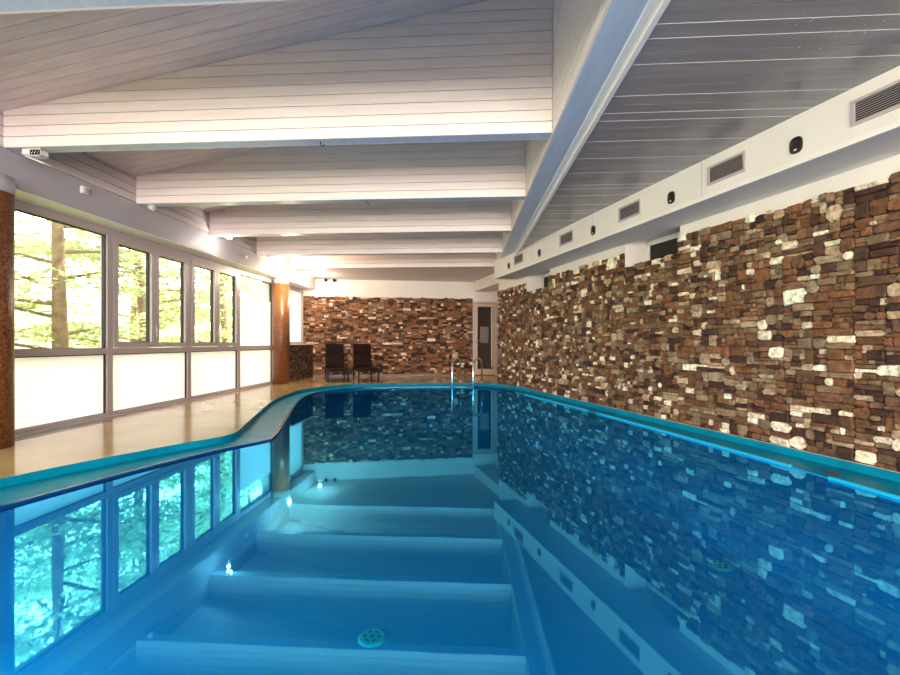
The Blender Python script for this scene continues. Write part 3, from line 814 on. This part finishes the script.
# ------------------------------------------------------------------ sun loungers
def lounger():
    t = empty('sun_lounger')
    w = .50; L = 1.25; zs = .33
    m = MB(); m.box(-w/2, w/2, -L, 0, zs-.05, zs, bev=.012); m.build('seat', M['rattan'], t)
    m = MB(); m.box(-w/2-.02, -w/2+.02, -L-.02, .05, zs-.06, zs+.01, bev=.005); m.box(w/2-.02, w/2+.02, -L-.02, .05, zs-.06, zs+.01, bev=.005); m.build('frame', M['rattan_dark'], t)
    Mb = Matrix.Translation((0, -.02, zs)) @ Matrix.Rotation(math.radians(-14), 4, 'X')
    m = MB(); m.box(-w/2, w/2, -.03, .03, 0, .66, M=Mb, bev=.015); br = m.build('backrest', M['rattan'], t)
    m = MB(); m.box(-w/2+.03, w/2-.03, -.05, -.03, .42, .60, M=Mb, bev=.008); m.build('head_pad', M['rattan'], br)
    for x in (-w/2+.0, w/2-.0):
        for y in (-L+.04, -.0):
            m = MB(); m.box(x-.022, x+.022, y-.022, y+.022, 0, zs-.05); m.build('leg', M['rattan_dark'], t)
    return t
a = lounger(); tag(a, 'left dark brown rattan sun lounger with raised back, beside the low stone wall', 'sun lounger', 'dark sun loungers at the far stone wall')
a.location = (-3.93, 11.98, 0); a.rotation_euler.z = math.radians(22)
b2_ = copy_tree(a); b2_['label'] = 'right dark brown rattan sun lounger with raised back at the far stone wall'
b2_.location = (-3.18, 12.12, 0)

# ------------------------------------------------------------------ wall behind the viewpoint, glazed
m = MB(); m.box(XL-.25, 7.5, YREAR-.3, YREAR, -.3, .5); m.box(XL-.25, 7.5, YREAR-.3, YREAR, 2.7, 4.7)
for k in range(5): m.box(XL-.25+k*2.7, XL+.15+k*2.7, YREAR-.3, YREAR, .5, 2.7)
struct(m.build('wall_rear', M['white_wall']), 'rear wall with windows')
for k in range(4):
    x0 = XL+.15+k*2.7; x1 = XL-.25+(k+1)*2.7
    t = empty('window_%d' % (20+k), (x0, YREAR-.1, 0)); struct(t, 'rear window')
    m = MB(); W_ = x1-x0
    m.box(0, .06, -.04, .04, .5, 2.7); m.box(W_-.06, W_, -.04, .04, .5, 2.7); m.box(.06, W_-.06, -.04, .04, .5, .56); m.box(.06, W_-.06, -.04, .04, 2.64, 2.7); m.build('window_frame', M['frame'], t)
    m = MB(); m.box(.06, W_-.06, -.004, .004, .56, 2.64); m.build('pane', M['glass'], t)

# ------------------------------------------------------------------ outdoors
m = MB(); g = m.bm
nx, ny = 24, 40; V = {}
for i in range(nx+1):
    for j in range(ny+1):
        x = -5.3 - i*1.3; y = -22 + j*1.9
        z = -.35 + max(0, (-x-7))*.22 + random.uniform(-.12, .12)*(i > 1)
        V[i, j] = g.verts.new((x, y, z))
for i in range(nx):
    for j in range(ny): g.faces.new((V[i, j], V[i+1, j], V[i+1, j+1], V[i, j+1])).smooth = True
struct(m.build('ground', M['grass']), 'grassy slope outside')

def tree_mesh(seed, nleaf, R, H, mt, low):
    rd = random.Random(seed)
    tr = MB(); tr.tube([(0, 0, -1), (.05, .03, 1.2), (-.05, .1, 3), (.1, 0, H*.9)], .1, 9, radii=[.14, .11, .08, .03])
    br = []
    for k in range(34):
        z = low + (H-low)*(k/34)**.9; a = rd.uniform(0, 6.283); r = R*(1-.55*(z/H)**2)*rd.uniform(.6, 1)
        e = Vector((math.cos(a)*r, math.sin(a)*r, z+rd.uniform(-.15, .35)))
        tr.tube([(0, 0, z-.1), e*.5+Vector((0, 0, z*.5+.06)), e], .02, 5, cap=False, radii=[.035, .022, .006]); br.append((Vector((0, 0, z)), e))
    lf = MB(); b = lf.bm
    for i in range(nleaf):
        o, e = br[rd.randrange(len(br))]; q = rd.uniform(.25, 1.08)
        c = o.lerp(e, q) + Vector((rd.gauss(0, .34), rd.gauss(0, .34), rd.gauss(0, .07)))
        s = rd.uniform(.035, .085)
        ax = Vector((rd.gauss(0, 1), rd.gauss(0, 1), rd.gauss(0, .3))).normalized(); n = Vector((rd.gauss(0, .5), rd.gauss(0, .5), 1)).normalized()
        sd = ax.cross(n).normalized()
        b.faces.new([b.verts.new(c + ax*s*u + sd*s*v) for u, v in ((-1.2, 0), (-.2, .55), (1.2, 0), (-.2, -.55))])
    return tr, lf
protos = []
for k, (nl, R, H, mt, low) in enumerate(((12000, 2.5, 7.0, 'leaf', .7), (12000, 2.2, 6.2, 'leaf2', .5), (12000, 2.8, 8.0, 'leaf', .9))):
    tr, lf = tree_mesh(11+k, nl, R, H, mt, low)
    protos.append((tr.build('trunk', M['bark']), lf.build('foliage', M[mt])))
spots = [(-8.2, 2.4), (-8.6, 5.2), (-8.0, 8.0), (-8.8, 11.0), (-8.3, 14.0), (-9.2, 17.2), (-8.6, 20.6), (-9.5, 24.5), (-11.6, 3.6), (-11.9, 7.0), (-12.2, 10.6), (-12.0, 14.6), (-12.8, 18.8), (-12.2, 23.5), (-9.0, 29), (-13.5, 29.5), (-8.7, -1.2), (-12.4, -1.6)]
lab = ['leafy tree nearest the near pillar, outside the large window', 'leafy tree outside the right half of the large window']
for k, (x, y) in enumerate(spots):
    tr, lf = protos[k % 3]
    t = empty('tree', (x, y, -.3+max(0, -x-7)*.22), random.uniform(0, 6.28)); s = random.uniform(.9, 1.15); t.scale = (s, s, s)
    if k < 3: o1, o2 = tr, lf
    else:
        o1 = tr.copy(); o2 = lf.copy(); COL.objects.link(o1); COL.objects.link(o2)
    o1.parent = t; o2.parent = t
    tag(t, lab[k] if k < 2 else 'sunlit green leafy tree in the wood outside the windows', 'tree', 'leafy trees outside the windows')

# ------------------------------------------------------------------ light
w = bpy.data.worlds.new('world'); sc.world = w; w.use_nodes = True
bg = w.node_tree.nodes['Background']; bg.inputs[0].default_value = (1.0, .98, .97, 1); bg.inputs[1].default_value = 8.0
sun = bpy.data.lights.new('sun', 'SUN'); sun.energy = 5.0; sun.angle = .02; sun.color = (1, .93, .8)
so = bpy.data.objects.new('sun', sun); COL.objects.link(so); so.rotation_euler = Vector((.55, .25, .9)).to_track_quat('Z', 'Y').to_euler()
def area(name, loc, rot, sx, sy, e, col=(1, 1, 1), portal=False):
    l = bpy.data.lights.new(name, 'AREA'); l.shape = 'RECTANGLE'; l.size = sx; l.size_y = sy; l.energy = e; l.color = col
    o = bpy.data.objects.new(name, l); COL.objects.link(o); o.location = loc; o.rotation_euler = rot
    if portal: l.cycles.is_portal = True
    return o
area('window_portal', (XL-.2, 3.9, 1.3), (0, -math.pi/2, 0), 2.7, 17.4, 1, portal=True)
area('rear_portal', (.9, YREAR-.25, 1.6), (math.pi/2, 0, 0), 12.6, 2.4, 1, portal=True)
def lamp(name, loc, e, col, r=.05, spotl=None):
    l = bpy.data.lights.new(name, 'SPOT' if spotl else 'POINT'); l.energy = e; l.color = col; l.shadow_soft_size = r
    o = bpy.data.objects.new(name, l); COL.objects.link(o); o.location = loc
    if spotl: l.spot_size = spotl; l.spot_blend = .6
    return o
warm = (1, .80, .58)
lamp('fill_far_wall', (-4.2, 11.55, 2.7), 28, warm, .03)  # added warm fill for the back stones, no fitting there
lamp('lamp_lit_spot', (xl+.0, 7.38, ZB-.16), 7, (1, .9, .78), .02)
lamp('lamp_far_corner', (-4.33, 9.9, 2.55), 60, warm, .03)
pl = lamp('pool_fill', (-3.15, 1.3, -.35), 85, (.8, .95, 1), .08, math.radians(165)); pl.rotation_euler = (Vector((-3.15, 1.3, -.35))-Vector((-.6, 3.6, -1.3))).to_track_quat('Z', 'Y').to_euler()  # added underwater fill to brighten the pool, no fitting modelled
area('rear_fill', (.9, YREAR+.05, 1.6), (math.pi/2, 0, 0), 11.5, 2.0, 420, (1, .84, .72))  # added fill panel inside the rear glazing, brightens the room

# ------------------------------------------------------------------ view
vs = sc.view_settings; sc.display_settings.display_device = 'sRGB'
vs.view_transform = 'Standard'; vs.look = 'None'; vs.gamma = 1; vs.use_curve_mapping = False; vs.exposure = .8
sc.cycles.max_bounces = 10; sc.cycles.diffuse_bounces = 6; sc.cycles.transparent_max_bounces = 24
sc.cycles.sample_clamp_indirect = 6; sc.cycles.caustics_reflective = False
